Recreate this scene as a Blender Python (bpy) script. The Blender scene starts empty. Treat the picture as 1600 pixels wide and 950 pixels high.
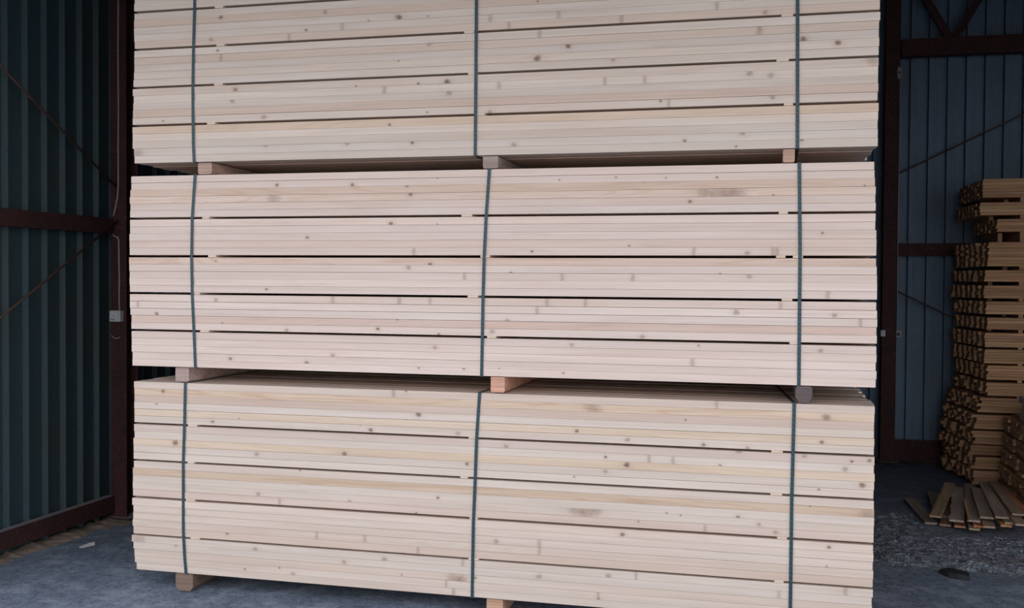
import bpy, bmesh, math, random
from mathutils import Vector, Matrix, noise
random.seed(7)
S = bpy.context.scene
COL = S.collection
PI = math.pi

# ------------------------------------------------------------------ camera
yaw, pitch, roll = (math.radians(a) for a in (13.8155, -1.2807, 0.395))
fwd = Vector((-math.sin(yaw) * math.cos(pitch), math.cos(yaw) * math.cos(pitch), math.sin(pitch)))
rt = Vector((math.cos(yaw), math.sin(yaw), 0)); up = rt.cross(fwd)
rt2 = rt * math.cos(roll) + up * math.sin(roll); up2 = -rt * math.sin(roll) + up * math.cos(roll)
cd = bpy.data.cameras.new('camera'); cam = bpy.data.objects.new('camera', cd); COL.objects.link(cam)
cd.sensor_width = 36; cd.lens = 1612.8 * 36 / 1600; cd.clip_end = 200
M = Matrix((rt2, up2, -fwd)).transposed().to_4x4(); M.translation = (0, -5.18, 1.75)
cam.matrix_world = M
S.camera = cam

# ------------------------------------------------------------------ light: an overcast evening sky outside the open front
W = bpy.data.worlds.new('sky'); S.world = W; W.use_nodes = True
wn = W.node_tree.nodes; wl = W.node_tree.links; wn.clear()
wo = wn.new('ShaderNodeOutputWorld'); wb = wn.new('ShaderNodeBackground')
tc = wn.new('ShaderNodeTexCoord'); sp = wn.new('ShaderNodeSeparateXYZ'); rp = wn.new('ShaderNodeValToRGB')
wl.new(tc.outputs['Generated'], sp.inputs[0]); wl.new(sp.outputs['Z'], rp.inputs[0])
rp.color_ramp.elements[0].position = 0.0; rp.color_ramp.elements[0].color = (0.94, 0.955, 0.99, 1)
rp.color_ramp.elements[1].position = 0.7; rp.color_ramp.elements[1].color = (0.68, 0.75, 0.89, 1)
wl.new(rp.outputs[0], wb.inputs[0]); wb.inputs[1].default_value = 1.0
wl.new(wb.outputs[0], wo.inputs[0])
S.view_settings.view_transform = 'Standard'; S.view_settings.look = 'None'
S.view_settings.gamma = 1; S.view_settings.use_curve_mapping = False
S.view_settings.exposure = 1.30
S.cycles.use_denoising = True
S.cycles.max_bounces = 8; S.cycles.diffuse_bounces = 5

# ------------------------------------------------------------------ node helpers
class NT:
    def __init__(s, name):
        s.m = bpy.data.materials.new(name); s.m.use_nodes = True
        s.n = s.m.node_tree.nodes; s.l = s.m.node_tree.links; s.n.clear()
        s.out = s.n.new('ShaderNodeOutputMaterial'); s.b = s.n.new('ShaderNodeBsdfPrincipled')
        s.l.new(s.b.outputs[0], s.out.inputs[0])
    def put(s, sock, v):
        if hasattr(v, 'links') and hasattr(v, 'is_output'): s.l.new(v, sock)
        else: sock.default_value = v
    def math(s, op, a, b=0.0, c=None, clamp=False):
        n = s.n.new('ShaderNodeMath'); n.operation = op; n.use_clamp = clamp
        s.put(n.inputs[0], a); s.put(n.inputs[1], b)
        if c is not None: s.put(n.inputs[2], c)
        return n.outputs[0]
    def coord(s, kind='Object'):
        return s.n.new('ShaderNodeTexCoord').outputs[kind]
    def pos(s): return s.n.new('ShaderNodeNewGeometry').outputs['Position']
    def sep(s, v):
        n = s.n.new('ShaderNodeSeparateXYZ'); s.put(n.inputs[0], v); return n.outputs
    def scale(s, v, sc, off=None):
        n = s.n.new('ShaderNodeVectorMath'); n.operation = 'MULTIPLY'; s.put(n.inputs[0], v); n.inputs[1].default_value = sc
        if off is None: return n.outputs[0]
        a = s.n.new('ShaderNodeVectorMath'); a.operation = 'ADD'; s.l.new(n.outputs[0], a.inputs[0]); s.put(a.inputs[1], off)
        return a.outputs[0]
    def noise(s, v, sc, det=3, rough=.5, dist=0):
        n = s.n.new('ShaderNodeTexNoise'); s.put(n.inputs['Vector'], v)
        n.inputs['Scale'].default_value = sc; n.inputs['Detail'].default_value = det
        n.inputs['Roughness'].default_value = rough; n.inputs['Distortion'].default_value = dist
        return n.outputs['Fac']
    def rng(s, v, a, b, c=0.0, d=1.0, smooth=False):
        n = s.n.new('ShaderNodeMapRange'); s.put(n.inputs[0], v)
        if smooth: n.interpolation_type = 'SMOOTHSTEP'
        for i, x in enumerate((a, b, c, d)): n.inputs[i + 1].default_value = x
        return n.outputs[0]
    def mix(s, f, a, b, mode='MIX'):
        n = s.n.new('ShaderNodeMix'); n.data_type = 'RGBA'; n.blend_type = mode
        s.put(n.inputs[0], f)
        for i, v in ((6, a), (7, b)):
            if isinstance(v, tuple): v = (*v[:3], 1)
            s.put(n.inputs[i], v)
        return n.outputs[2]
    def bump(s, h, strength, dist):
        n = s.n.new('ShaderNodeBump'); n.inputs['Strength'].default_value = strength; n.inputs['Distance'].default_value = dist
        s.l.new(h, n.inputs['Height']); s.l.new(n.outputs[0], s.b.inputs['Normal'])
    def done(s, col, rough=.8, spec=.3, metal=0.0):
        s.put(s.b.inputs['Base Color'], col if not isinstance(col, tuple) else (*col[:3], 1))
        s.put(s.b.inputs['Roughness'], rough); s.b.inputs['Specular IOR Level'].default_value = spec
        s.b.inputs['Metallic'].default_value = metal
        return s.m

def wood(name, light, dark, grain=.10, rough_amt=.2, slots=0, band=(0.55, 0.36, 0.24), bumpy=.15):
    t = NT(name)
    oi = t.n.new('ShaderNodeObjectInfo'); rnd = t.math('MULTIPLY', oi.outputs['Random'], 90.0)
    cmb = t.n.new('ShaderNodeCombineXYZ'); t.l.new(rnd, cmb.inputs[0]); t.l.new(rnd, cmb.inputs[1]); t.l.new(rnd, cmb.inputs[2])
    c = t.coord()
    v1 = t.scale(c, (0.9, 9, 14), cmb.outputs[0]); v2 = t.scale(c, (1.8, 60, 110), cmb.outputs[0]); v3 = t.scale(c, (0.55, 6, 9), cmb.outputs[0])
    n1 = t.noise(v1, 1.0, 3, .55, .6); n2 = t.noise(v2, 1.0, 2); n3 = t.noise(v3, 1.0, 2, .5, 1.2)
    col = t.mix(t.rng(n1, .25, .75), dark, light)
    # growth rings running out as long flames, strong only on boards whose alpha asks for it
    ring = t.math('SINE', t.math('MULTIPLY', n3, 55.0)); ring = t.rng(ring, .1, 1.0)
    col = t.mix(t.math('MULTIPLY', ring, t.math('MULTIPLY', oi.outputs['Alpha'], .5)), col, band)
    g = t.rng(n2, .3, .7, 1 - grain, 1 + grain * .5)
    gc = t.n.new('ShaderNodeCombineXYZ')
    for i in range(3): t.l.new(g, gc.inputs[i])
    col = t.mix(1.0, col, gc.outputs[0], 'MULTIPLY')
    col = t.mix(1.0, col, oi.outputs['Color'], 'MULTIPLY')
    # stains
    n4 = t.noise(t.scale(c, (3.0, 14, 30), cmb.outputs[0]), 1.0, 4, .6)
    col = t.mix(t.rng(n4, .62, .85, 0, rough_amt), col, tuple(x * .55 for x in dark))
    if slots:
        x, y, z = t.sep(c)
        wob = t.math('MULTIPLY', t.math('SUBTRACT', t.noise(t.scale(c, (60, 60, 60), cmb.outputs[0]), 1.0, 2), .5), 1.1)
        near = t.math('LESS_THAN', y, .02)
        for i in range(slots):
            a = t.n.new('ShaderNodeAttribute'); a.attribute_type = 'OBJECT'; a.attribute_name = 'knot_%d' % i
            kx, kz, kr = t.sep(a.outputs['Color'])
            r = t.math('MAXIMUM', t.math('ABSOLUTE', kr), .0004)
            bar = t.math('LESS_THAN', kr, 0.0)
            rz = t.math('ADD', t.math('MULTIPLY', r, .8), t.math('MULTIPLY', bar, .028))
            dx = t.math('DIVIDE', t.math('SUBTRACT', x, kx), r); dz = t.math('DIVIDE', t.math('SUBTRACT', z, kz), rz)
            d = t.math('SQRT', t.math('ADD', t.math('MULTIPLY', dx, dx), t.math('MULTIPLY', dz, dz)))
            d = t.math('ADD', d, wob)
            m = t.math('MULTIPLY', t.math('MULTIPLY', t.rng(d, 1.35, .6, 0, 1, True), a.outputs['Alpha']), near)
            core = t.mix(t.rng(d, .75, .35), (0.40, 0.215, 0.135), (0.12, 0.07, 0.05))
            col = t.mix(m, col, core)
            # grain swells round the knot
            h = t.math('MULTIPLY', t.math('MULTIPLY', t.rng(d, 3.2, 1.0, 0, .28, True), a.outputs['Alpha']), near)
            col = t.mix(h, col, tuple(q * .7 for q in dark))
    t.bump(n2, bumpy, .002)
    return t.done(col, .75, .2)

PINE = wood('fresh pine', (0.785, 0.655, 0.570), (0.70, 0.555, 0.460), .07)
PINEK = wood('fresh pine with knots', (0.785, 0.655, 0.570), (0.70, 0.555, 0.460), .07, .35, slots=7)
ROUGH = wood('rough brown board', (0.60, 0.365, 0.22), (0.37, 0.19, 0.105), .25, .4, bumpy=.5)
GREYW = wood('weathered board', (0.52, 0.42, 0.345), (0.34, 0.265, 0.21), .25, .5, bumpy=.5)
BEARER = wood('bearer wood', (0.50, 0.37, 0.30), (0.30, 0.21, 0.18), .25, .5, bumpy=.5)

def sheetmat(name, base, dirt):
    t = NT(name); p = t.pos()
    n = t.noise(t.scale(p, (2, 2, .8)), 1.4, 5, .65); n2 = t.noise(p, 40, 2)
    c = t.mix(t.rng(n, .42, .75, 0, .7), base, dirt)
    c = t.mix(t.rng(n2, .4, .7, 0, .25), c, tuple(x * .5 for x in base))
    t.bump(n2, .15, .003)
    return t.done(c, .62, .25)
SHEET_L = sheetmat('green painted sheet steel', (0.036, 0.063, 0.072), (0.058, 0.052, 0.035))
SHEET_B = sheetmat('blue grey sheet steel', (0.135, 0.188, 0.255), (0.105, 0.122, 0.145))
def redsteel():
    t = NT('red oxide steel'); p = t.pos()
    n = t.noise(p, 6, 5, .65); n2 = t.noise(p, 55, 2)
    c = t.mix(t.rng(n, .35, .7), (0.060, 0.021, 0.020), (0.032, 0.017, 0.016))
    c = t.mix(t.rng(n2, .55, .75, 0, .3), c, (0.16, 0.11, 0.09))
    # sawdust lying on upward faces
    nz = t.sep(t.n.new('ShaderNodeNewGeometry').outputs['Normal'])[2]
    c = t.mix(t.rng(nz, .6, .95, 0, .75), c, (0.30, 0.29, 0.29))
    t.bump(n2, .2, .003); return t.done(c, .75, .2)
RED = redsteel()
def floormat():
    t = NT('dusty concrete'); p = t.pos()
    n = t.noise(p, .7, 5, .6); n2 = t.noise(p, 22, 4, .7); n3 = t.noise(p, 5, 5, .7)
    c = t.mix(t.rng(n, .35, .68), (0.145, 0.172, 0.225), (0.235, 0.272, 0.335))
    c = t.mix(t.rng(n2, .46, .62, 0, .60), c, (0.070, 0.082, 0.105))
    c = t.mix(t.rng(n3, .50, .62, 0, .55), c, (0.36, 0.40, 0.47))
    n5 = t.noise(p, 95, 3, .7); c = t.mix(t.rng(n5, .52, .64, 0, .5), c, (0.30, 0.33, 0.38)); c = t.mix(t.rng(n5, .46, .36, 0, .6), c, (0.06, 0.07, 0.085))
    rx, ry, rz_ = t.sep(p); wob = t.math('MULTIPLY', t.math('SUBTRACT', n3, .5), .9)
    ryw = t.math('ADD', ry, wob)
    rm = t.math('MULTIPLY', t.math('MULTIPLY', t.rng(ryw, 1.45, 1.65), t.rng(ryw, 3.5, 3.1)), t.rng(rx, .3, .6))
    c = t.mix(t.math('MULTIPLY', rm, .55), c, t.mix(t.rng(t.noise(p, 30, 4, .7), .42, .58), (0.11, 0.11, 0.115), (0.36, 0.38, 0.41)))
    # darker grey towards the back of the shed on the right
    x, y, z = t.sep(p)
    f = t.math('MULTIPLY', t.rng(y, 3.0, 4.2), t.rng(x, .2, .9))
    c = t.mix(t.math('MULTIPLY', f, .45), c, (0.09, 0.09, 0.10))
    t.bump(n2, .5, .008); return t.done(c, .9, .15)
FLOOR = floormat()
def plain(name, col, rough=.6, spec=.3, nscale=30, amt=.25, metal=0.0):
    t = NT(name); n = t.noise(t.pos(), nscale, 3)
    return t.done(t.mix(t.rng(n, .35, .7, 0, amt), col, tuple(x * .5 for x in col)), rough, spec, metal)
def strapmat():
    t = NT('green polyester strap'); x, y, z = t.sep(t.coord())
    s = t.rng(t.math('SINE', t.math('MULTIPLY', t.math('ADD', z, t.math('MULTIPLY', x, .6)), 260.0)), -.2, .6)
    c = t.mix(s, (0.030, 0.072, 0.088), (0.017, 0.042, 0.054))
    return t.done(c, .45, .4)
STRAP = strapmat()
CABLE = plain('pale cable sheath', (0.30, 0.27, 0.28)); BOXM = plain('white plastic box', (0.50, 0.50, 0.50), amt=.35)
DARK = plain('dark slot', (0.03, 0.03, 0.03)); ROD = plain('rusty rod', (0.10, 0.055, 0.045), .7)
SAWD = plain('sawdust', (0.31, 0.235, 0.18), .95, .1, 60, .6); PAPER = plain('paper', (0.62, 0.60, 0.56), .8)
SCRAP = plain('tarred board', (0.028, 0.028, 0.030), .8); ROOF = plain('dark roof sheet', (0.06, 0.07, 0.08), .7)
def stonemat():
    t = NT('grey rubble'); p = t.pos(); n = t.noise(p, 12, 5, .7); n2 = t.noise(p, 60, 3, .7)
    c = t.mix(t.rng(n, .40, .60), (0.15, 0.155, 0.17), (0.33, 0.36, 0.40))
    c = t.mix(t.rng(n2, .50, .62, 0, .8), c, (0.09, 0.09, 0.10)); c = t.mix(t.rng(n2, .44, .34, 0, .6), c, (0.42, 0.46, 0.51)); c = t.mix(t.rng(t.noise(p, 3, 3), .55, .7, 0, .5), c, (0.22, 0.17, 0.14))
    t.bump(n2, .8, .01); return t.done(c, .95, .1)
STONE = stonemat()

# ------------------------------------------------------------------ geometry helpers
def tag(o, label=None, cat=None, group=None, kind=None):
    for k, v in (('label', label), ('category', cat), ('group', group), ('kind', kind)):
        if v: o[k] = v
    return o
def link(name, me, mat, parent=None, loc=(0, 0, 0)):
    o = bpy.data.objects.new(name, me); COL.objects.link(o); o.location = loc
    if mat and not me.materials: me.materials.append(mat)
    if parent: o.parent = parent
    return o
def fin(bm, name='mesh', smooth=False):
    bmesh.ops.recalc_face_normals(bm, faces=bm.faces)
    me = bpy.data.meshes.new(name); bm.to_mesh(me); bm.free()
    if smooth:
        for p in me.polygons: p.use_smooth = True
    return me
def box(bm, x0, y0, z0, x1, y1, z1, bev=0.0):
    v = [bm.verts.new(p) for p in ((x0,y0,z0),(x1,y0,z0),(x1,y1,z0),(x0,y1,z0),(x0,y0,z1),(x1,y0,z1),(x1,y1,z1),(x0,y1,z1))]
    fs = [bm.faces.new([v[i] for i in q]) for q in ((0,3,2,1),(4,5,6,7),(0,1,5,4),(1,2,6,5),(2,3,7,6),(3,0,4,7))]
    if bev:
        es = list({e for f in fs for e in f.edges})
        bmesh.ops.bevel(bm, geom=es, offset=bev, segments=1, affect='EDGES')
def empty(name, loc=(0, 0, 0)):
    o = bpy.data.objects.new(name, None); COL.objects.link(o); o.location = loc; o.empty_display_size = .1; return o
def tube(bm, pts, r, n=8):
    pts = [Vector(p) for p in pts]; rings = []
    for i, p in enumerate(pts):
        d = (pts[min(i + 1, len(pts) - 1)] - pts[max(i - 1, 0)]).normalized()
        a = d.cross(Vector((0, 1, 0.02))).normalized(); b = d.cross(a)
        rings.append([bm.verts.new(p + r * (a * math.cos(2 * PI * k / n) + b * math.sin(2 * PI * k / n))) for k in range(n)])
    for i in range(len(rings) - 1):
        for k in range(n): bm.faces.new((rings[i][k], rings[i][(k + 1) % n], rings[i + 1][(k + 1) % n], rings[i + 1][k]))
    bm.faces.new(rings[0]); bm.faces.new(rings[-1][::-1])
def board_mesh(L, D, T, seg=10, wy=.0015, wz=.0, bev=.0012, seed=0, ends=.0):
    """A sawn board from x=0 to L, y=0 to D, z=0 to T: arrises eased, slight wander of the face along its length."""
    bm = bmesh.new(); rings = []
    for i in range(seg + 1):
        x = L * i / seg
        oy = wy * noise.noise(Vector((x * 1.3, seed * 3.1, 0))) * 2; oz = wz * noise.noise(Vector((x * .9, seed * 7.7, 5))) * 2
        if 0 < i < seg: xx = x
        else: xx = x + random.uniform(-ends, ends)
        b = bev
        sec = [(b, 0), (D - b, 0), (D, b), (D, T - b), (D - b, T), (b, T), (0, T - b), (0, b)]
        rings.append([bm.verts.new((xx, sy + oy, sz + oz)) for sy, sz in sec])
    for i in range(seg):
        for k in range(8): bm.faces.new((rings[i][k], rings[i][(k + 1) % 8], rings[i + 1][(k + 1) % 8], rings[i + 1][k]))
    bm.faces.new(rings[0]); bm.faces.new(rings[-1][::-1])
    return fin(bm, 'board')
def corrugated(L, H, pitch, first, inward=.034, crest=.012, foot=.042, minor=False):
    """Trapezoidal sheet standing on z=0, running along +x from 0 to L; ribs bulge towards -y."""
    prof = [(0, 0)]; x = first
    while x < L - foot:
        if x > foot: prof += [(x - foot / 2, 0), (x - crest / 2, -inward), (x + crest / 2, -inward), (x + foot / 2, 0)]
        m = x + pitch / 2
        if minor and m + .02 < L: prof += [(m - .016, 0), (m - .008, -.003), (m + .008, -.003), (m + .016, 0)]
        x += pitch
    prof.append((L, 0)); bm = bmesh.new(); a = []
    for (px, py) in prof: a.append([bm.verts.new((px, py, 0)), bm.verts.new((px, py, H)), bm.verts.new((px, py + .004, H)), bm.verts.new((px, py + .004, 0))])
    for i in range(len(a) - 1):
        for k in range(4): bm.faces.new((a[i][k], a[i + 1][k], a[i + 1][(k + 1) % 4], a[i][(k + 1) % 4]))
    bm.faces.new(a[0]); bm.faces.new(a[-1][::-1])
    return fin(bm, 'sheet')
ORD = ['zeroth', 'first', 'second', 'third', 'fourth', 'fifth', 'sixth', 'seventh', 'eighth', 'ninth', 'tenth', 'eleventh', 'twelfth',
       'thirteenth', 'fourteenth', 'fifteenth', 'sixteenth', 'seventeenth', 'eighteenth', 'nineteenth', 'twentieth']

# ------------------------------------------------------------------ the shed
def struct(name, me, mat, loc=(0, 0, 0), rz=0):
    o = link(name, me, mat, None, loc); o.rotation_euler.z = rz; o['kind'] = 'structure'; return o
bm = bmesh.new(); NX, NY = 90, 80
gv = [[None] * (NY + 1) for _ in range(NX + 1)]
for i in range(NX + 1):
    for j in range(NY + 1):
        x = -12 + 22 * i / NX; y = -16 + 24 * j / NY
        z = .012 * noise.noise(Vector((x * .8, y * .8, 0))) - .012
        gv[i][j] = bm.verts.new((x, y, z))
for i in range(NX):
    for j in range(NY): bm.faces.new((gv[i][j], gv[i + 1][j], gv[i + 1][j + 1], gv[i][j + 1]))
struct('floor', fin(bm, 'floor', True), FLOOR)
# left wall: sheet plane x=-4.68, ribs point to +x.  local +x -> world +y, local -y -> world +x
struct('wall_left', corrugated(6.4, 5.55, .182, .186), SHEET_L, (-4.68, -.7, -.02), PI / 2)
struct('wall_back', corrugated(12.9, 5.58, .1705, .118, -.060, .040, .046, True), SHEET_B, (-4.75, 5.66, -.02))
struct('wall_right', corrugated(6.4, 5.55, .182, .1), SHEET_B, (8.1, 5.7, -.02), -PI / 2)
bm = bmesh.new(); box(bm, -4.75, -.8, 5.5, 8.15, 5.75, 5.56); box(bm, -4.75, -2.7, 3.66, 8.15, -.8, 3.72); struct('ceiling_and_shade_canopy', fin(bm), ROOF)  # roof, plus an unseen front canopy added to shade the upper bundle
bm = bmesh.new(); box(bm, -4.75, -.78, 3.58, 8.15, -.70, 5.5); box(bm, 4.6, -.78, -.02, 8.15, -.70, 3.58); struct('wall_front_and_light_blocker', fin(bm), ROOF)  # out of view: header lowered and right jamb added to cut light inside

def h_column(name, x, y, H, w, d, label):
    o = empty(name, (x, y, 0)); tag(o, label, 'column')
    for yy in (0, d - .012):
        bm = bmesh.new(); box(bm, 0, yy, 0, w, yy + .012, H, .002); link('flange', fin(bm), RED, o)
    bm = bmesh.new(); box(bm, w / 2 - .005, .012, 0, w / 2 + .005, d - .012, H); link('web', fin(bm), RED, o)
    bm = bmesh.new(); box(bm, -.03, -.03, 0, w + .05, d + .03, .015, .002); link('base_plate', fin(bm), RED, o)
    return o
h_column('steel_column', -4.62, 1.40, 5.45, .13, .15, 'dark red steel column on the left wall carrying the socket box')
h_column('steel_column', 1.10, 5.44, 5.45, .135, .14, 'dark red steel column at the back wall, just right of the big bundles')
h_column('steel_column', -4.62, 5.38, 5.45, .13, .15, 'steel column in the far back left corner of the shed')
def channel(name, p0, L, h, d, rz, label, cat='rail'):
    """C section lying along local +x, its back facing local -y, flanges going +y."""
    bm = bmesh.new(); t = .008
    sec = [(0, 0), (d, 0), (d, t), (t, t), (t, h - t), (d, h - t), (d, h), (0, h)]
    a = [[bm.verts.new((x, sy, sz)) for sy, sz in sec] for x in (0, L)]
    for k in range(8): bm.faces.new((a[0][k], a[0][(k + 1) % 8], a[1][(k + 1) % 8], a[1][k]))
    bm.faces.new(a[0]); bm.faces.new(a[1][::-1])
    o = link(name, fin(bm), RED, None, p0); o.rotation_euler.z = rz; return tag(o, label, cat)
channel('wall_rail', (-4.585, -.7, .05), 2.085, .12, .058, PI / 2, 'rusty red base rail with dusty top along the foot of the left wall', 'rail')
channel('wall_rail', (-4.585, -.7, 2.07), 2.085, .11, .058, PI / 2, 'dark red horizontal rail halfway up the left wall', 'rail')
channel('wall_rail', (-4.585, 1.57, .05), 3.8, .12, .058, PI / 2, 'base rail of the left wall beyond its column', 'rail')
channel('wall_rail', (1.245, 5.555, -.004), 6.8, .219, .062, 0, 'dark red base rail along the foot of the back wall', 'rail')
channel('wall_rail', (1.245, 5.555, 2.02), 6.8, .125, .062, 0, 'dark red horizontal rail halfway up the back wall beside the brown stack', 'rail')
# truss across the back
tr = tag(empty('roof_truss', (1.245, 5.44, 3.94)), 'dark steel truss with slanting webs high on the back wall', 'truss')
bm = bmesh.new(); box(bm, 0, 0, 0, 6.8, .09, .17, .004); link('bottom_chord', fin(bm), RED, tr)
bm = bmesh.new(); box(bm, 0, 0, 1.2, 6.8, .09, 1.32, .004); link('top_chord', fin(bm), RED, tr)
def bar(p, q, w, dd):
    p = Vector(p); q = Vector(q); d = (q - p).normalized(); s = Vector((0, 1, 0)); n = d.cross(s).normalized()
    bm = bmesh.new(); r = [[bm.verts.new(c + n * a * w / 2 + s * b * dd / 2) for a, b in ((-1,-1),(1,-1),(1,1),(-1,1))] for c in (p, q)]
    for k in range(4): bm.faces.new((r[0][k], r[0][(k+1) % 4], r[1][(k+1) % 4], r[1][k]))
    bm.faces.new(r[0]); bm.faces.new(r[1][::-1]); return fin(bm)
for k in range(5):
    x = .46 + k * 1.34
    link('web', bar((x - .62, .045, 1.2), (x - .02, .045, .16), .07, .05), RED, tr)
    link('web', bar((x + .62, .045, 1.2), (x + .02, .045, .16), .07, .05), RED, tr)
def rod(p, q, label):
    bm = bmesh.new(); c = Vector(p); mid = (Vector(p) + Vector(q)) / 2; mid.z -= .01
    tube(bm, [Vector(p) - c, mid - c, Vector(q) - c], .008, 8)
    return tag(link('bracing_rod', fin(bm, smooth=True), ROD, None, p), label, 'rod', )
rod((-4.57, -.7, 3.58), (-4.57, 1.395, 2.41), 'thin bracing rod slanting down to the column across the upper left wall')
rod((-4.555, -.7, 1.01), (-4.555, 1.395, 2.165), 'thin bracing rod slanting up to the column across the lower left wall')
rod((1.235, 5.51, 2.82), (4.5, 5.51, 4.43), 'thin dark bracing rod rising to the right across the back wall')
rod((1.235, 5.51, 1.68), (4.5, 5.51, .10), 'thin dark bracing rod falling to the right behind the brown stack')

# cable, socket box and switch
bm = bmesh.new()
zz = [5.0, 4.4, 3.75, 3.4, 3.0, 2.7, 2.42, 2.33, 2.26, 2.20]
xx = [-4.545, -4.548, -4.546, -4.549, -4.546, -4.549, -4.548, -4.556, -4.572, -4.588]
p0 = Vector((-4.6, 1.40, 2.0))
tube(bm, [Vector((x, 1.392, z)) - p0 for x, z in zip(xx, zz)], .0055)
tag(link('cable', fin(bm, smooth=True), CABLE, None, p0), 'pale cable running down the left column above the rail', 'cable')
bm = bmesh.new(); pts = [(-4.60, 2.10), (-4.592, 2.065), (-4.575, 2.05), (-4.556, 2.048), (-4.545, 2.02), (-4.544, 1.9), (-4.541, 1.75), (-4.543, 1.6), (-4.539, 1.515)]
tube(bm, [Vector((x, 1.392, z)) - p0 for x, z in pts], .0055)
tag(link('cable', fin(bm, smooth=True), CABLE, None, p0), 'pale cable looping below the rail down to the white socket box', 'cable')
sb = tag(empty('socket_box', (-4.555, 1.399, 1.436)), 'small white socket box fixed to the left column', 'socket')
bm = bmesh.new(); box(bm, -.045, -.045, 0, .045, 0, .08, .004); link('housing', fin(bm), BOXM, sb)
for dx in (-.022, .018):
    bm = bmesh.new(); box(bm, dx - .014, -.049, .02, dx + .014, -.045, .058, .001); link('flap', fin(bm), BOXM, sb)
bm = bmesh.new(); box(bm, -.03, -.050, .012, .0, -.0455, .016); link('slot', fin(bm), DARK, sb)
bm = bmesh.new(); tube(bm, [(-.05, -.01, -.10), (-.03, -.012, -.118), (-.005, -.012, -.122), (.02, -.01, -.112)], .0035)
tag(link('wire_end', fin(bm, smooth=True), CABLE, None, (-4.555, 1.399, 1.436)), 'short loose curl of pale wire on the left column under the socket box', 'wire')
bm = bmesh.new(); tube(bm, [(0, 0, 0), (.004, 0, -.5), (0, 0, -1.2), (.003, 0, -1.9), (.006, 0, -2.5)], .004)
tag(link('cable', fin(bm, smooth=True), CABLE, None, (1.232, 5.425, 3.80)), 'thin pale cable down the right edge of the back wall column', 'cable')
jb = tag(empty('junction_box', (1.225, 5.44, 3.72)), 'small pale junction box high on the back wall column', 'box')
bm = bmesh.new(); box(bm, -.022, -.04, 0, .022, 0, .12, .012); link('housing', fin(bm), CABLE, jb)
bm = bmesh.new(); box(bm, -.008, -.045, .05, .008, -.04, .07); link('screw_cover', fin(bm), DARK, jb)
sw = tag(empty('light_switch', (1.258, 5.555, 1.22)), 'small grey switch beside the back wall column', 'switch')
bm = bmesh.new(); box(bm, -.03, -.04, 0, .035, 0, .075, .004); link('housing', fin(bm), CABLE, sw)
bm = bmesh.new(); box(bm, -.01, -.047, .02, .018, -.04, .05, .002); link('rocker', fin(bm), DARK, sw)
bm = bmesh.new(); box(bm, -.022, 0, 0, .022, .01, .06, .002)
tag(link('metal_tag', fin(bm), BOXM, None, (1.112, 5.43, 1.235)), 'small pale tag on the left edge of the back wall column', 'tag')

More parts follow.
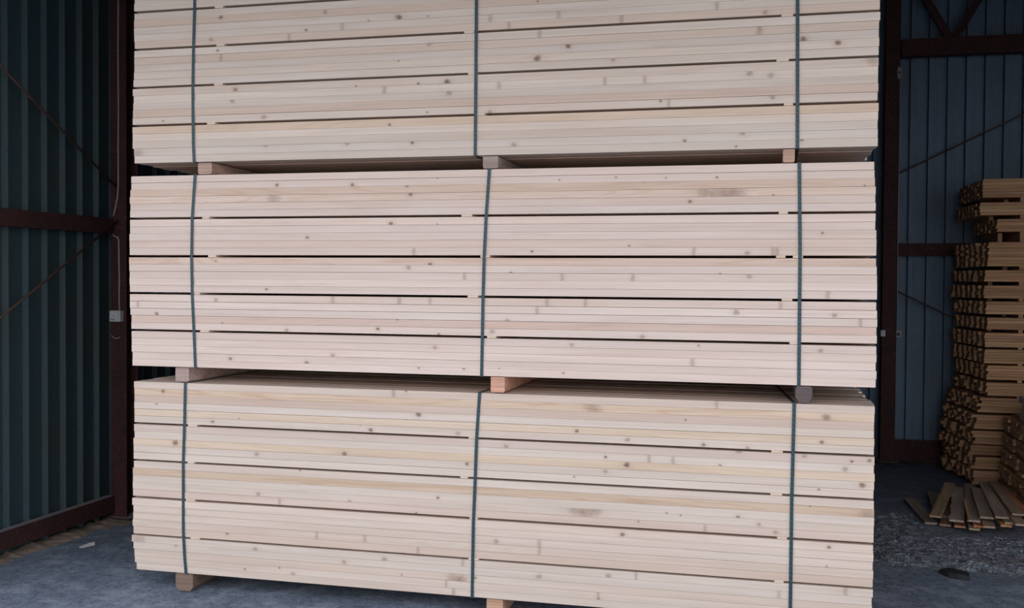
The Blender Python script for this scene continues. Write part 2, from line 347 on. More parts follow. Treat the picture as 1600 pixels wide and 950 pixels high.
# ------------------------------------------------------------------ the three strapped bundles
KNOTS = """-2.94,3.194,k -2.43,3.098,d -2.22,3.108,b -2.96,3.012,d -3.00,3.074,f -2.94,2.973,b -2.85,2.793,k -2.87,2.731,f -2.68,2.637,f -3.30,2.635,d -2.14,2.784,t -2.53,3.065,b -2.32,3.188,f -2.07,3.130,t -2.67,2.483,f -2.19,2.481,f -3.46,2.452,o -1.90,3.138,K -1.74,3.136,t -1.40,3.108,b -1.30,3.066,b -1.04,3.114,b -0.72,3.068,b -1.14,3.009,b -1.73,2.989,f -0.99,2.944,K -1.15,2.889,K -0.76,2.865,f -1.63,2.787,K -1.79,2.784,d -1.62,2.730,f -1.98,2.764,b -1.35,2.767,b -0.80,2.765,b -1.40,2.620,f -1.95,2.574,d -1.82,2.476,k -1.27,2.449,f -1.74,2.634,t -1.15,3.179,d -1.90,2.909,t -0.25,3.108,b -0.02,3.061,f -0.04,2.976,b -0.05,2.983,b -0.60,2.766,b -0.09,2.768,f 0.16,2.920,K 0.32,2.897,K 0.48,2.813,o -0.52,2.649,d -0.48,2.632,b 0.02,2.649,f -0.40,2.449,k -0.15,2.415,d 0.16,2.441,k -0.12,2.479,f 0.01,2.754,f -2.60,2.265,k -2.16,2.258,k -2.62,2.189,o -2.42,1.978,d -2.97,1.849,t -2.66,1.695,d -3.46,1.601,b -3.34,1.552,k -2.97,1.632,f -2.27,1.633,b -2.46,1.641,f -2.93,1.504,t -2.54,1.472,f -2.88,1.309,k -2.42,1.296,k -2.27,1.342,f -1.85,2.250,k -1.68,2.288,t -1.03,2.267,t -0.74,2.275,t -1.83,2.206,k -1.94,2.051,k -1.68,2.046,t -1.81,1.895,b -1.17,1.902,d -0.67,1.931,d -1.72,1.834,k -1.28,1.793,d -1.84,1.817,f -1.53,1.768,b -1.01,1.768,b -0.65,1.770,b -1.89,1.640,b -1.72,1.632,b -1.09,1.636,b -0.89,1.635,b -1.14,1.593,b -1.90,1.542,d -2.01,1.489,k -1.38,1.486,f -1.30,1.544,f -1.69,1.396,f -0.96,1.426,f -1.78,1.286,t -1.53,1.289,t -1.34,1.294,t -1.00,1.281,t -1.67,1.468,t -0.49,2.268,t -0.24,2.266,t -0.60,2.250,t -0.37,2.149,k 0.03,2.175,t -0.24,2.191,o -0.19,2.190,o -0.14,2.190,o -0.30,2.192,o 0.45,2.215,t 0.26,1.991,d -0.09,1.895,f -0.35,1.908,b 0.03,1.908,b 0.05,1.908,b -0.22,1.792,t -0.08,1.780,f 0.29,1.693,b 0.07,1.638,b 0.44,1.648,f 0.44,1.563,b 0.32,1.595,f -0.14,1.604,f -0.60,1.475,f -0.32,1.436,t -0.35,1.350,b 0.26,1.424,f -0.61,1.253,k 0.14,1.462,f -3.30,1.114,k -3.34,1.040,t -3.22,0.824,K -2.99,0.953,k -2.83,0.977,t -2.72,0.783,f -2.20,0.807,K -2.46,0.707,t -2.05,0.945,k -2.11,0.970,t -2.71,0.563,f -2.58,0.525,b -2.17,0.552,f -2.90,0.334,k -2.36,0.376,b -2.08,0.374,b -3.22,0.244,f -2.20,0.223,f -2.79,0.141,t -2.58,0.163,t -2.50,0.134,f -3.46,0.260,o -2.73,0.256,f -1.92,1.155,b -1.85,1.161,d -1.78,1.041,K -0.85,1.112,o -0.93,0.985,k -1.56,0.949,f -0.67,0.953,f -0.78,0.861,d -0.67,0.824,K -0.78,0.786,f -1.51,0.789,k -0.94,0.751,t -1.67,0.601,d -1.79,0.516,t -0.93,0.581,g -0.88,0.571,g -0.83,0.584,g -1.12,0.407,b -1.12,0.347,b -0.69,0.472,k -1.35,0.391,f -1.97,0.253,f -1.75,0.249,t -1.53,0.264,b -1.87,0.178,t -1.58,0.173,g -1.54,0.172,g -1.62,0.139,b -1.12,0.224,f -1.46,0.192,t -0.81,0.165,b -0.81,0.133,f -0.76,0.255,f -1.58,0.105,b -1.78,0.308,b -1.30,0.890,f -0.23,1.150,b 0.29,1.101,R -0.38,1.065,t 0.27,0.982,k -0.29,0.944,k -0.12,0.920,f -0.08,0.935,f 0.19,0.910,f 0.41,0.896,d 0.49,0.903,k -0.56,0.852,b -0.44,0.858,b -0.21,0.847,t 0.38,0.857,f 0.46,0.784,K 0.26,0.752,t -0.47,0.592,t -0.40,0.587,t -0.12,0.591,k -0.02,0.563,f -0.61,0.542,t -0.28,0.528,b 0.06,0.531,f 0.49,0.638,o 0.22,0.669,t 0.31,0.475,k 0.30,0.382,t 0.39,0.258,b 0.08,0.211,b -0.62,0.262,b 0.15,0.248,f"""
BUN = [  # name, tiers bottom to top as (z0, z1, boards), edge profile (z, x_left, x_right)
 ('top', [(2.401, 2.6075, 5), (2.6165, 2.821, 5), (2.830, 3.0355, 5), (3.0445, 3.2455, 5), (3.2545, 3.500, 6)],
  [(2.401, -3.483, .507), (2.45, -3.485, .507), (2.52, -3.496, .506), (2.62, -3.494, .505), (2.75, -3.489, .505), (2.9, -3.484, .506), (3.05, -3.481, .507), (3.5, -3.48, .507)]),
 ('middle', [(1.254, 1.4525, 5), (1.4615, 1.6625, 5), (1.6715, 1.871, 5), (1.881, 2.0845, 5), (2.0935, 2.3285, 6)],
  [(1.254, -3.491, .512), (1.32, -3.495, .514), (1.46, -3.501, .515), (1.66, -3.511, .512), (1.87, -3.517, .507), (2.09, -3.511, .501), (2.33, -3.504, .493)]),
 ('bottom', [(.090, .2865, 5), (.2935, .500, 5), (.509, .7125, 5), (.7205, .9225, 5), (.9305, 1.165, 6)],
  [(.09, -3.472, .511), (.15, -3.482, .512), (.30, -3.493, .512), (.50, -3.495, .513), (.71, -3.490, .513), (.93, -3.484, .511), (1.165, -3.486, .511)]),
]
BUN = [(b, [(z0 + (.0014 if i else 0), z1 - (.0011 if i < len(T_) - 1 else 0), n) for i, (z0, z1, n) in enumerate(T_)], pr) for b, T_, pr in BUN]
HUE = {'top': (.955, .96, .945), 'middle': (1.01, .985, .985), 'bottom': (.955, .955, .935)}
# boards that stand out: (bundle, tier from bottom, board from bottom) -> tint, flame strength, words
SPECIAL = {
 ('middle', 4, 3): ((.90, .83, .76), .55, 'orange-streaked'), ('middle', 4, 2): ((.97, .93, .88), .5, 'wavy-grained'),
 ('middle', 2, 4): ((.93, .87, .82), .65, 'brown-figured'), ('middle', 1, 1): ((.90, .83, .80), .3, 'darker pinkish'),
 ('middle', 3, 1): ((.95, .91, .90), .1, 'greyish pink'),
 ('bottom', 4, 4): ((1.0, .92, .82), .9, 'flame-grained'), ('bottom', 4, 3): ((.90, .84, .82), .1, 'dull pinkish'),
 ('bottom', 4, 1): ((1.0, .95, .86), .35, 'yellowish'), ('bottom', 2, 3): ((.90, .82, .72), .7, 'orange-brown wavy'),
 ('bottom', 3, 4): ((.93, .90, .92), .05, 'greyish'), ('bottom', 3, 2): ((1.0, .94, .84), .3, 'yellowish'),
 ('bottom', 1, 0): ((.92, .87, .84), .05, 'greyish brown'), ('bottom', 2, 0): ((.95, .90, .90), .05, 'dull grey'),
 ('top', 0, 4): ((.98, .90, .80), .25, 'yellow-brown'), ('top', 1, 1): ((.92, .85, .81), .15, 'dull brownish'),
 ('top', 3, 0): ((.97, .92, .88), .1, 'faintly brown'), ('top', 2, 3): ((.94, .90, .86), .1, 'faintly streaked'),
 ('top', 3, 3): ((.95, .89, .85), .15, 'light brown'),
}
KT = {'k': (.012, .95), 'K': (.018, 1.0), 'd': (.008, 1.0), 't': (.0055, 1.0), 'f': (.015, .5), 'b': (-.011, .36),
      'o': (.045, .38), 'g': (.035, .45), 'R': (.020, .75)}
knots = []
for s in KNOTS.split():
    a, b, c = s.split(','); knots.append((float(a), float(b), c))
def edge(prof, z):
    for (z0, a, b), (z1, c, d) in zip(prof, prof[1:]):
        if z <= z1:
            f = max(0, min(1, (z - z0) / (z1 - z0))); return a + (c - a) * f, b + (d - b) * f
    return prof[-1][1:]
ROWS = 11; RP = .1015; RD = .100
def inner_boards(bundle, cells):
    bm = bmesh.new()
    for (x0, x1, y, z0, t) in cells: box(bm, x0, y, z0, x1, y + RD, z0 + t)
    o = link('lumber_boards', fin(bm), PINE); o.color = (.95, .93, .92, .05)
    tag(o, 'pale boards packed behind the front row of the %s bundle' % bundle, 'boards', None, 'stuff')
for bname, tiers, prof in BUN:
    inner = []
    nt = len(tiers)
    for ti, (z0, z1, n) in enumerate(tiers):
        t = (z1 - z0) / n
        for k in range(n):
            zb = z0 + k * t; xl, xr = edge(prof, zb + t / 2)
            gap = random.choice((.0004, .0006, .0007, .0009, .0011, .0016)) if k < n - 1 else .0012
            th = t - gap
            xa = xl + random.uniform(-.003, .004); xb = xr + random.uniform(-.003, .003)
            if bname == 'bottom' and ti == 0: xa -= (k - 1.5) * .004
            me = board_mesh(xb - xa, RD - .004, th, 12, .0015, 0, random.choice((.0003, .0006, .0010)), seed=hash((ti, k)) % 97 + nt)
            fy = random.uniform(-.0015, .0015)
            o = link('lumber_board', me, PINEK, None, (xa, fy, zb))
            sp_ = SPECIAL.get((bname, ti, k))
            v = random.uniform(.93, 1.03); w = random.uniform(-.025, .03)
            tint = (v, v * (1 - w * .5), v * (1 - w)); fl = random.choice((0, .03, .06, .12, .2)); word = 'pale'
            if sp_: tint, fl, word = sp_
            hu = HUE[bname]; o.color = (tint[0] * hu[0], tint[1] * hu[1], tint[2] * hu[2], fl)
            here = [q for q in knots if zb <= q[1] < zb + t and xa < q[0] < xb]
            here.sort(key=lambda q: 'KRodbkgft'.index(q[2]))
            for i, (kx, kz, kk) in enumerate(here[:7]):
                r, a = KT[kk]; r *= random.uniform(.85, 1.2)
                o['knot_%d' % i] = [kx - xa, kz - zb if kk != 'b' else th * .5, r, a * random.uniform(.85, 1.0)]
            up = (bname == 'top')
            if bname == 'top':
                tl = ['lowest tier', 'second lowest tier', 'third lowest tier', 'fourth lowest tier', 'uppermost visible tier'][ti]
                pl = ['bottom board', 'second board up', 'third board up', 'fourth board up', 'fifth board up', 'sixth board up'][k]
            else:
                tl = ['lowest tier', 'second lowest tier', 'middle tier', 'second highest tier', 'topmost tier'][ti]
                d = n - 1 - k
                pl = ['top board', 'second board down', 'third board down', 'fourth board down', 'fifth board down', 'sixth board down'][d]
            tag(o, '%s front %s in the %s of the %s bundle' % (word, pl, tl, bname), 'board', 'front boards of the %s bundle' % bname)
            for r in range(1, ROWS):
                y = r * RP; x0 = xl + random.uniform(-.006, .006); x1 = xr + random.uniform(-.006, .006)
                vis = (bname == 'bottom' and ti == 4 and k == n - 1) or (bname == 'top' and ti == 0 and k == 0)
                if vis:
                    if (bname == 'bottom'): hh = th - random.uniform(0, .0035); zz0 = zb
                    else: hh = th - .003; zz0 = zb + random.uniform(0, .003)
                    x0 = xl + random.uniform(-.02, .012); x1 = xr + random.uniform(-.022, .006)
                    q = link('lumber_board', board_mesh(x1 - x0, RD, hh, 4, .0004, 0, .0015, seed=r), PINE, None, (x0, y, zz0))
                    v = random.uniform(.90, 1.02); q.color = (v, v * .99, v * .97, .1)
                    if bname == 'bottom': tag(q, 'board lying flat on top of the bottom bundle, %s row back from its front edge' % ORD[r + 1], 'board', 'upper boards of the bottom bundle')
                    else: tag(q, 'board seen from below under the top bundle, %s row back from its front edge' % ORD[r + 1], 'board', 'underside boards of the top bundle')
                else:
                    inner.append((x0, x1, y, zb, th - .0004))
    inner_boards(bname, inner)

# thin stickers between the tiers
ST = {'top': [(3.040, (-2.941, -1.513, .084)), (2.8255, (-2.956, -1.495, .065)), (2.612, (-3.0, -1.45, .095)), (3.250, (-2.95, -1.5, .08))],
      'middle': [(2.089, (-3.031, -1.521, .077)), (1.876, (-2.991, -1.419, .068, .148)), (1.667, (-3.098, -1.484, .10)), (1.457, (-3.038, -1.382, .136))],
      'bottom': [(.9265, (-3.114, -1.479, .062)), (.7165, (-3.126, -1.527, .061)), (.5045, (-3.126, -1.473, .091)), (.290, (-3.10, -1.472, .079))]}
for bname, tiers, prof in BUN:
    zs = sorted(z for z, _ in ST[bname])
    for z, xs in ST[bname]:
        # the exact slot between the two tiers
        for (a0, a1, _n), (b0, b1, _m) in zip(tiers, tiers[1:]):
            if abs((a1 + b0) / 2 - z) < .01: lo, hi = a1, b0
        i = zs.index(z)
        for j, x in enumerate(xs):
            w = random.uniform(.040, .058)
            bm = bmesh.new(); fy = random.choice((-.004, -.002, .001))
            box(bm, -w / 2, 0, .0003, w / 2, 1.10 - fy, hi - lo - .0003, .0008)
            o = link('sticker', fin(bm), PINE, None, (x, fy, lo)); o.color = (1.0, .95, .85, .1)
            side = ('beside the left strap', 'near the middle strap', 'beside the right strap', 'right behind the right strap')[j]
            tag(o, 'thin spacer lath %s in the %s gap up the %s bundle' % (side, ORD[i + 1], bname), 'lath', 'spacer laths in the %s bundle' % bname)

# bearers under the bundles
def bearer(x, w, z0, z1, y0, label, tint, wane=.006):
    z0 += .0046 if z0 > 0 else 0; z1 -= .0046
    bm = bmesh.new(); h = z1 - z0
    sec = [(-w/2 + wane, 0), (w/2 - wane, 0), (w/2, wane * 1.4), (w/2, h - wane * .5), (w/2 - wane * .4, h), (-w/2 + wane * .4, h), (-w/2, h - wane * .5), (-w/2, wane * 1.4)]
    a = [[bm.verts.new((sx + .003 * noise.noise(Vector((yy * 3, x, 0))), yy, sz)) for sx, sz in sec] for yy in (0, .2, .5, .8, 1.12 - y0)]
    for i in range(4):
        for k in range(8): bm.faces.new((a[i][k], a[i][(k+1) % 8], a[i+1][(k+1) % 8], a[i+1][k]))
    bm.faces.new(a[0]); bm.faces.new(a[-1][::-1])
    o = link('bearer', fin(bm), BEARER, None, (x, y0, z0)); o.color = (*tint, .1)
    return tag(o, label, 'wooden block', 'bearers between the bundles')
bearer(-3.045, .085, 2.3285, 2.401, .012, 'greyish square bearer on the middle bundle at its left strap', (1.25, 1.15, 1.1))
bearer(-1.395, .082, 2.3285, 2.401, .006, 'grey-brown bearer on the middle bundle at its centre strap', (.95, .98, 1.02))
bearer(.100, .055, 2.3285, 2.401, .006, 'narrow tan bearer on the middle bundle at its right strap', (1.25, 1.1, .95))
bearer(-3.188, .085, 1.165, 1.254, .015, 'pale grey bearer on the bottom bundle at its left strap', (1.2, 1.2, 1.25))
bearer(-1.348, .075, 1.165, 1.254, .004, 'orange-tan bearer on the bottom bundle at its centre strap', (1.6, 1.2, 1.0))
bearer(.184, .078, 1.165, 1.254, .002, 'dark grey rounded bearer on the bottom bundle at its right strap', (.36, .38, .44), .018)
bearer(-3.170, .108, -.012, .090, .006, 'brown weathered bearer on the floor under the left end of the bottom bundle', (.55, .52, .47), .016)
bearer(-1.357, .088, -.012, .090, .006, 'orange-brown bearer on the floor under the middle of the bottom bundle', (1.3, 1.05, .85), .010)
bearer(.150, .085, -.012, .090, .006, 'bearer on the floor under the right end of the bottom bundle', (1.0, .95, .9), .010)

# straps round the bundles
SX = {'top': [[(2.401, -3.102), (2.50, -3.107), (2.62, -3.109), (2.83, -3.110), (3.04, -3.106), (3.3, -3.098), (3.5, -3.094)], [(2.401, -1.475), (2.8, -1.474), (3.5, -1.473)], [(2.401, .139), (3.1, .131), (3.5, .128)]],
      'middle': [[(1.254, -3.094), (1.45, -3.103), (1.66, -3.114), (1.873, -3.118), (2.09, -3.114), (2.20, -3.106), (2.3285, -3.096)], [(1.254, -1.433), (1.66, -1.428), (1.88, -1.423), (2.08, -1.414), (2.3285, -1.398)], [(1.254, .160), (1.88, .158), (2.3285, .149)]],
      'bottom': [[(.09, -3.153), (.20, -3.163), (.327, -3.170), (.725, -3.170), (.942, -3.162), (1.165, -3.157)], [(.09, -1.477), (.471, -1.473), (.724, -1.464), (.926, -1.458), (1.165, -1.443)], [(.09, .134), (.7, .134), (.92, .137), (1.165, .140)]]}
ZT = {'top': (2.401, 3.500), 'middle': (1.254, 2.3285), 'bottom': (.090, 1.165)}
for bname in SX:
    zb, zt = ZT[bname]
    for side, path in zip(('left', 'centre', 'right'), SX[bname]):
        e = .0045; w = .0165; back = ROWS * RP + .0
        loop = [(x, -e, z) for z, x in path]
        loop[0] = (loop[0][0], -e, zb - .002); loop[-1] = (loop[-1][0], -e, zt + .002)
        xt, xb_ = loop[-1][0], loop[0][0]
        drift = -.10 if (bname, side) == ('bottom', 'right') else (.05 if (bname, side) == ('bottom', 'centre') else .0)
        if bname == 'top' and side == 'centre': bx2 = xb_ + .0
        loop += [(xt, -.001, zt + .0028), (xt + drift, back, zt + .0028), (xt + drift, back + .004, zt), (xb_, back + .004, zb), (xb_, back, zb - .0028), (xb_, -.001, zb - .0028)]
        ox = loop[0][0]; bm = bmesh.new(); n = len(loop); cen = Vector((0, back / 2, (zb + zt) / 2))
        a = []
        for (x, y, z) in loop:
            out = Vector((0, 0, 0))
            if y < 0: out.y = -1
            elif y > back + .001: out.y = 1
            if z > zt + .001: out.z = 1
            elif z < zb - .001: out.z = -1
            out = out * .0014
            p = Vector((x - ox, y, z - zb))
            a.append([bm.verts.new(p + Vector((sx, 0, 0)) + o_) for sx, o_ in ((-w/2, Vector()), (w/2, Vector()), (w/2, out), (-w/2, out))])
        for i in range(n):
            j = (i + 1) % n
            for k in range(4): bm.faces.new((a[i][k], a[i][(k+1) % 4], a[j][(k+1) % 4], a[j][k]))
        o = link('strap', fin(bm), STRAP, None, (ox, 0, zb))
        tag(o, 'dark green %s strap tied round the %s bundle' % (side, bname), 'strap', 'straps round the bundles')

# ------------------------------------------------------------------ brown rough-sawn stack in the back corner
PACKS = [(2.494, 2.655, 6, 1.797), (2.343, 2.453, 4, 1.776), (2.201, 2.310, 4, 1.915), (1.905, 2.113, 8, 1.846), (1.773, 1.872, 4, 1.829), (1.630, 1.740, 4, 1.815),
         (1.493, 1.603, 4, 1.835), (1.361, 1.463, 4, 1.853), (1.210, 1.333, 5, 1.829), (1.069, 1.190, 5, 1.838), (.929, 1.053, 5, 1.855), (.791, .904, 4, 1.862),
         (.645, .772, 5, 1.800), (.501, .623, 5, 1.765), (.369, .485, 4, 1.757), (.275, .358, 3, 1.735), (.153, .258, 4, 1.763), (.015, .137, 4, 1.765)]
YS = 4.42; BD = .1385; BP = .1380
stuff_cells = []
NP = len(PACKS)
proto = {}
def rough_proto(key, L, D, T, seed):
    if key not in proto:
        bm = bmesh.new(); rings = []
        rnd = random.Random(seed)
        for i in range(7):
            x = L * i / 6; oz = rnd.uniform(-.0015, 0); oy = rnd.uniform(.0, .002); jj = rnd.uniform(-.006, .006)
            sec = [(0, 0), (D, 0), (D, T), (0, T)]
            rings.append([bm.verts.new((x + (jj + q * .002 if i in (0, 6) else 0), sy + oy, sz + oz * (sz > 0))) for q, (sy, sz) in enumerate(sec)])
        for i in range(6):
            for k in range(4): bm.faces.new((rings[i][k], rings[i][(k+1) % 4], rings[i+1][(k+1) % 4], rings[i+1][k]))
        bm.faces.new(rings[0]); bm.faces.new(rings[-1][::-1]); proto[key] = fin(bm)
        proto[key].materials.append(ROUGH)
    return proto[key]
for pi, (z0, z1, n, X0) in enumerate(PACKS):
    t = (z1 - z0) / n
    pk = ORD[pi + 1]
    for k in range(n):
        for row in range(7):
            xa = X0 - row * (.018 if pi > 2 else .004) + random.uniform(-.006, .006) + (random.uniform(-.006, .006) if row else 0)
            if pi > 10: xa += random.uniform(-.02, .015)
            z = z0 + k * t; y = YS + row * BP
            if row < 2:
                me = rough_proto((pi, k % 3, row), 3.2, BD - .002, t - .0008, pi * 31 + k * 7 + row)
                o = link('rough_board', me, None, None, (xa, y, z))
                v = random.uniform(.82, 1.2); o.color = (v, v * random.uniform(.94, 1.04), v * random.uniform(.85, 1.0), .15)
                if row == 0:
                    tag(o, 'rough front board, %s down in the %s pack of the tall brown stack' % (ORD[n - k], pk), 'board', 'front boards of the tall brown stack')
                else:
                    tag(o, 'second row rough board, %s down in the %s pack of the tall stack' % (ORD[n - k], pk), 'board', 'second row boards of the tall brown stack')
            else: stuff_cells.append((xa, y, z, t - .0008))
    # laths between packs
    zl = PACKS[pi + 1][1] if pi < NP - 1 else 0.0
    for j, x in enumerate((1.90 if pi % 3 else 2.02, 2.10, 3.2, 4.3)):
        if pi == NP - 1 and j == 0: pass
        hh = z0 - zl
        if x < X0 + .02 : x = X0 + .06
        bm = bmesh.new(); box(bm, 0, .25 if j == 0 else .002, .0008, .036, .96, hh - .0008)
        o = link('sticker', fin(bm), ROUGH, None, (x, YS, zl)); v = .9; o.color = (v, v, v, .1)
        tag(o, '%s lath under the %s pack of the tall brown stack' % (('leftmost', 'second', 'third', 'rightmost')[j], pk), 'lath', 'laths in the tall brown stack')
bm = bmesh.new()
for (xa, y, z, t) in stuff_cells: box(bm, xa, y, z, xa + 3.2, y + BD, z + t)
o = link('rough_boards', fin(bm), ROUGH); o.color = (.9, .88, .82, .1)
tag(o, 'dark rough ends of brown boards on the left side of the tall corner stack', 'boards', None, 'stuff')

# nearer, lower pile whose board ends face left
NR = 6; zz = .0
for p in range(5):
    n = 4
    for k in range(n):
        for r in range(NR):
            y = 3.02 + r * .205; xa = 1.915 + .012 * p + random.uniform(-.015, .015)
            me = rough_proto(('near', (k + r) % 5), 2.6, .198, .0265, 900 + (k + r) % 5)
            o = link('rough_board', me, None, None, (xa, y, zz + k * .0274 - .004 * (p == 0)))
            v = random.uniform(.75, 1.3); o.color = (v, v * random.uniform(.94, 1.04), v * random.uniform(.85, 1.0), .1)
            tag(o, 'rough board, %s row back, %s layer up, %s pack of near pile' % (ORD[r + 1], ORD[k + 1], ORD[p + 1]), 'board', 'boards of the near low pile')
    for j, x in enumerate((2.02, 3.1, 4.2)):
        bm = bmesh.new(); box(bm, 0, 0, .0012, .04, 1.2, .0208)
        o = link('sticker', fin(bm), ROUGH, None, (x, 3.02, zz + n * .0274)); o.color = (.8, .8, .8, .1)
        tag(o, '%s lath on the %s pack of the near low pile' % (('leftmost', 'middle', 'rightmost')[j], ORD[p + 1]), 'lath', 'laths in the near low pile')
    zz += n * .0274 + .022
for i in range(9):
    lay = i // 3; r = i % 3
    me = rough_proto(('pale', i % 3), 2.2, .13, .05, 400 + i % 3)
    bm = None
    z = zz + (0, .062, .14)[lay]
    xa = 2.0 + (0, .015, -.01)[lay] + random.uniform(-.01, .01)
    o = link('grey_plank', me.copy(), None, None, (xa, 3.52 + r * .135, z)); o.data.materials.clear(); o.data.materials.append(GREYW)
    v = 1.5; o.color = (v, v, v * 1.03, .05)
    tag(o, 'pale grey plank on top of the near pile, layer %s up, %s row back' % (ORD[lay + 1], ORD[r + 1]), 'board', 'pale planks on the near pile')

# ------------------------------------------------------------------ loose boards fanned out on the floor
LAID = []
def corners(far, near, w):
    d = (near - far).normalized(); n = Vector((-d.y, d.x)) * (w / 2 + .0015)
    return [far + n, far - n, near - n, near + n]
def meet(A, B):
    for P in (A, B):
        for i in range(4):
            e = P[(i + 1) % 4] - P[i]; ax = Vector((-e.y, e.x))
            a = [ax.dot(q) for q in A]; b = [ax.dot(q) for q in B]
            if max(a) <= min(b) or max(b) <= min(a): return False
    return True
def fan_board(far, near, w, t, label, wavy=False, tint=(1, 1, 1), mat=None):
    far = Vector(far); near = Vector(near); d = near - far; L = d.length; ang = math.atan2(d.y, d.x)
    foot = corners(far, near, w + (.02 if wavy else 0)); z0 = .0015
    for q, top_ in LAID:
        if meet(foot, q): z0 = max(z0, top_ + .0006)
    LAID.append((foot, z0 + t))
    bm = bmesh.new(); n = 16; top = []
    rr = random.Random(int(far.x * 1000))
    for i in range(n + 1):
        x = L * i / n
        a = -w / 2 + (.016 * noise.noise(Vector((i * .9, far.x * 9, 2))) - (.012 * (i % 5 == 0)) if wavy else rr.uniform(-.001, .001))
        b = w / 2 + rr.uniform(-.001, .001)
        top.append((x + (rr.uniform(-.003, .003) if i in (0, n) else 0), a, b))
    A = [[bm.verts.new((x, a, 0)), bm.verts.new((x, b, 0)), bm.verts.new((x, b, t)), bm.verts.new((x, a, t))] for x, a, b in top]
    for i in range(n):
        for k in range(4): bm.faces.new((A[i][k], A[i][(k+1) % 4], A[i+1][(k+1) % 4], A[i+1][k]))
    bm.faces.new(A[0]); bm.faces.new(A[-1][::-1])
    o = link('loose_board', fin(bm), mat or GREYW, None, (far.x, far.y, z0))
    o.rotation_euler = (0, 0, ang); o.color = (*tint, .08)
    return tag(o, label, 'board', 'loose boards on the floor')
T = .014
under = [(1.27, 2.75, -.22), (1.37, 2.66, -.16), (1.44, 2.56, -.13), (1.53, 2.53, -.10), (1.62, 2.50, -.07), (1.71, 2.47, -.05), (1.80, 2.46, -.03)]
for i, (x, y, sl) in enumerate(under):
    L = 1.25
    for lay in range(2 if i in (2, 4) else 1):
        dx = random.uniform(-.012, .012) + .04 * lay; dy = .05 * lay + random.uniform(-.03, .03)
        w = random.uniform(.068, .078)
        fan_board((x - sl * L + dx * .3 + .0, y + L + dy), (x + dx, y + dy), w, T, '%s buried board of the loose fan, %s from the left, only its near end showing' % (('lower', 'upper')[lay], ORD[i + 1]),
                  tint=(random.uniform(.9, 1.3), random.uniform(.85, 1.1), random.uniform(.75, .95)), mat=random.choice((GREYW, ROUGH)))
fan_board((1.15, 3.67), (1.185, 2.80), .085, T, 'leftmost loose grey board on the floor, tilting left of the fan', tint=(.85, .85, .85))
fan_board((1.365, 3.91), (1.275, 3.0), .085, T, 'short grey board under the crossing brown one in the loose fan', tint=(.7, .7, .68))
fan_board((1.575, 3.95), (1.335, 2.66), .095, T, 'loose grey board with a wavy bark edge', True, tint=(1.1, 1.1, 1.1))
fan_board((1.668, 4.05), (1.44, 2.62), .084, T, 'long grey board in the middle of the loose fan reaching furthest back', tint=(.9, .9, .9))
fan_board((1.66, 3.71), (1.525, 2.62), .088, T, 'grey board right of the middle of the loose fan', tint=(.85, .83, .8))
fan_board((1.752, 3.90), (1.615, 2.58), .085, T, 'second loose board from the right in the floor fan', tint=(.95, .9, .85))
fan_board((1.815, 3.90), (1.73, 2.64), .075, T, 'rightmost loose board in the floor fan beside the near pile', tint=(.85, .75, .68))
fan_board((1.515, 4.05), (1.20, 2.70), .078, T, 'long brownish board lying crosswise on top of the loose fan', tint=(1.0, .85, .65))
fan_board((1.496, 3.30), (1.402, 2.56), .014, .012, 'thin pale stick lying on the loose fan of boards', tint=(1.6, 1.4, 1.1), mat=ROUGH)

# ------------------------------------------------------------------ small litter on the floor
bm = bmesh.new(); o_ = Vector((1.13, 1.455, 0.0))
pts = [(-.09, .05), (-.03, .075), (.03, .06), (.075, -.01), (.07, -.075), (.0, -.07), (-.05, -.045), (-.07, .0)]
lo = [bm.verts.new((x, y, -.004)) for x, y in pts]; hi = [bm.verts.new((x * .93, y * .93, .016 + .008 * (i % 2))) for i, (x, y) in enumerate(pts)]
for i in range(8): bm.faces.new((lo[i], lo[(i+1) % 8], hi[(i+1) % 8], hi[i]))
bm.faces.new(hi); bm.faces.new(lo[::-1])
tag(link('broken_scrap', fin(bm), SCRAP, None, o_), 'dark broken scrap lying on the floor right of the bottom bundle', 'scrap')
bm = bmesh.new(); a = [(-.03, -.05), (.0, -.055), (.03, .03), (.015, .05), (-.005, .02)]
lo = [bm.verts.new((x, y, .0)) for x, y in a]; hi = [bm.verts.new((x, y, .004 + .012 * (i > 2))) for i, (x, y) in enumerate(a)]
for i in range(5): bm.faces.new((lo[i], lo[(i+1) % 5], hi[(i+1) % 5], hi[i]))
bm.faces.new(hi); bm.faces.new(lo[::-1])
tag(link('paper_scrap', fin(bm), PAPER, None, (-4.30, .70, -.008)), 'small white scrap of paper on the floor near the left wall', 'paper')
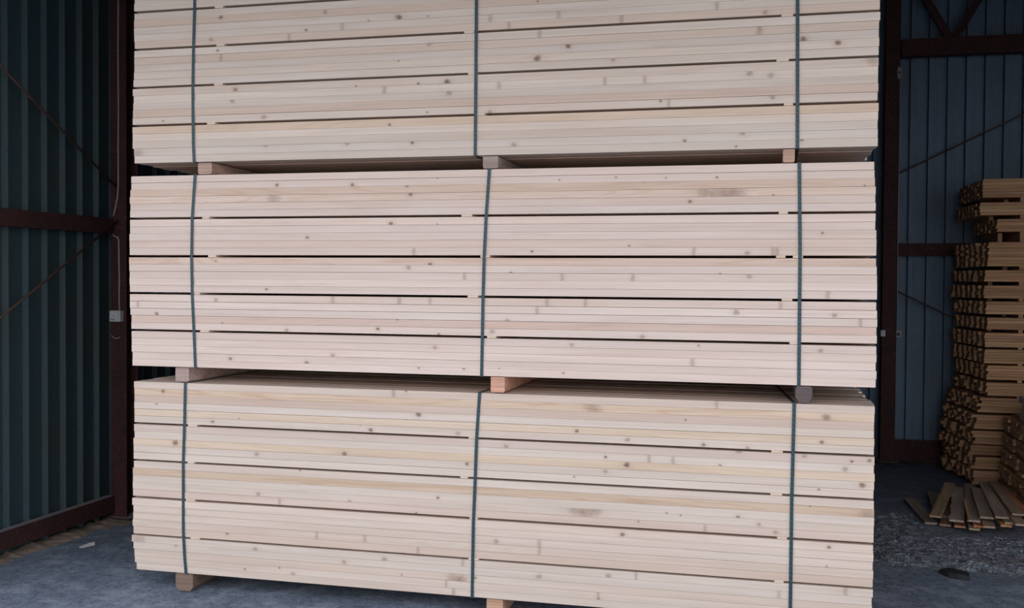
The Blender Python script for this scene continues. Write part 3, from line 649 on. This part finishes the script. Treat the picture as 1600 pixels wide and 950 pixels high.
def drift(name, mat, label, cat, fn, nx, ny, x0, x1, y0, y1):
    bm = bmesh.new(); g = []
    for i in range(nx + 1):
        g.append([])
        for j in range(ny + 1):
            x = x0 + (x1 - x0) * i / nx; y = y0 + (y1 - y0) * j / ny
            g[-1].append(bm.verts.new((x, y, fn(x, y))))
    for i in range(nx):
        for j in range(ny): bm.faces.new((g[i][j], g[i+1][j], g[i+1][j+1], g[i][j+1]))
    o = link(name, fin(bm, smooth=True), mat); return tag(o, label, cat, None, 'stuff')
def nz(x, y, f): return noise.noise(Vector((x * f, y * f, 3.3)))
drift('sawdust', SAWD, 'tan sawdust drifted along the foot of the left wall', 'sawdust',
      lambda x, y: -.03 + (.040 + .022 * nz(0, y, 3) + .012 * nz(0, y, 17)) * max(0, 1 - (x + 4.68) / (.20 + .07 * nz(0, y, 2.1) + .03 * nz(0, y, 11) + .16 * max(0, min(1, (y - .95) * 3)))) ** .7 + .010 * nz(x, y, 22), 30, 200, -4.66, -4.15, -.65, 1.9)
drift('rubble', STONE, 'rough strip of pale grey rubble across the floor on the right', 'rubble',
      lambda x, y: -.035 + .042 * max(-.5, min(1, (y - 1.52) * 5, (3.3 - y) * 3, (x - .55) * 4, (2.52 - y + max(0, 1.14 - x) * 6) * 9)) + .009 * nz(x, y, 5) + .012 * nz(x, y, 19) + .010 * nz(x, y, 48), 260, 220, .55, 3.6, 1.45, 3.35)
rub = bpy.data.objects['rubble']; rr = random.Random(5)
bm = bmesh.new(); bmesh.ops.create_icosphere(bm, subdivisions=1, radius=1)
iv = [v.co.copy() for v in bm.verts]; iface = [[v.index for v in f.verts] for f in bm.faces]; bm.free()
vs = [v.co.copy() for v in rub.data.vertices]; fs = [list(q.vertices) for q in rub.data.polygons]
for i in range(2600):
    x = rr.uniform(.62, 2.8); y = rr.uniform(1.54, 2.5 if x > 1.1 else 3.1); q = rr.uniform(.002, .008) * (2 if rr.random() < .04 else 1)
    m = Matrix.Translation((x, y, .006 + q * .2)) @ Matrix.Rotation(rr.uniform(0, 6), 4, 'Z') @ Matrix.Diagonal((q * rr.uniform(.8, 2.2), q, q * .6, 1))
    b = len(vs); vs += [m @ v for v in iv]; fs += [[b + k for k in f] for f in iface]
me = bpy.data.meshes.new('rubble'); me.from_pydata(vs, [], fs); me.materials.append(STONE); rub.data = me
for q in me.polygons: q.use_smooth = True
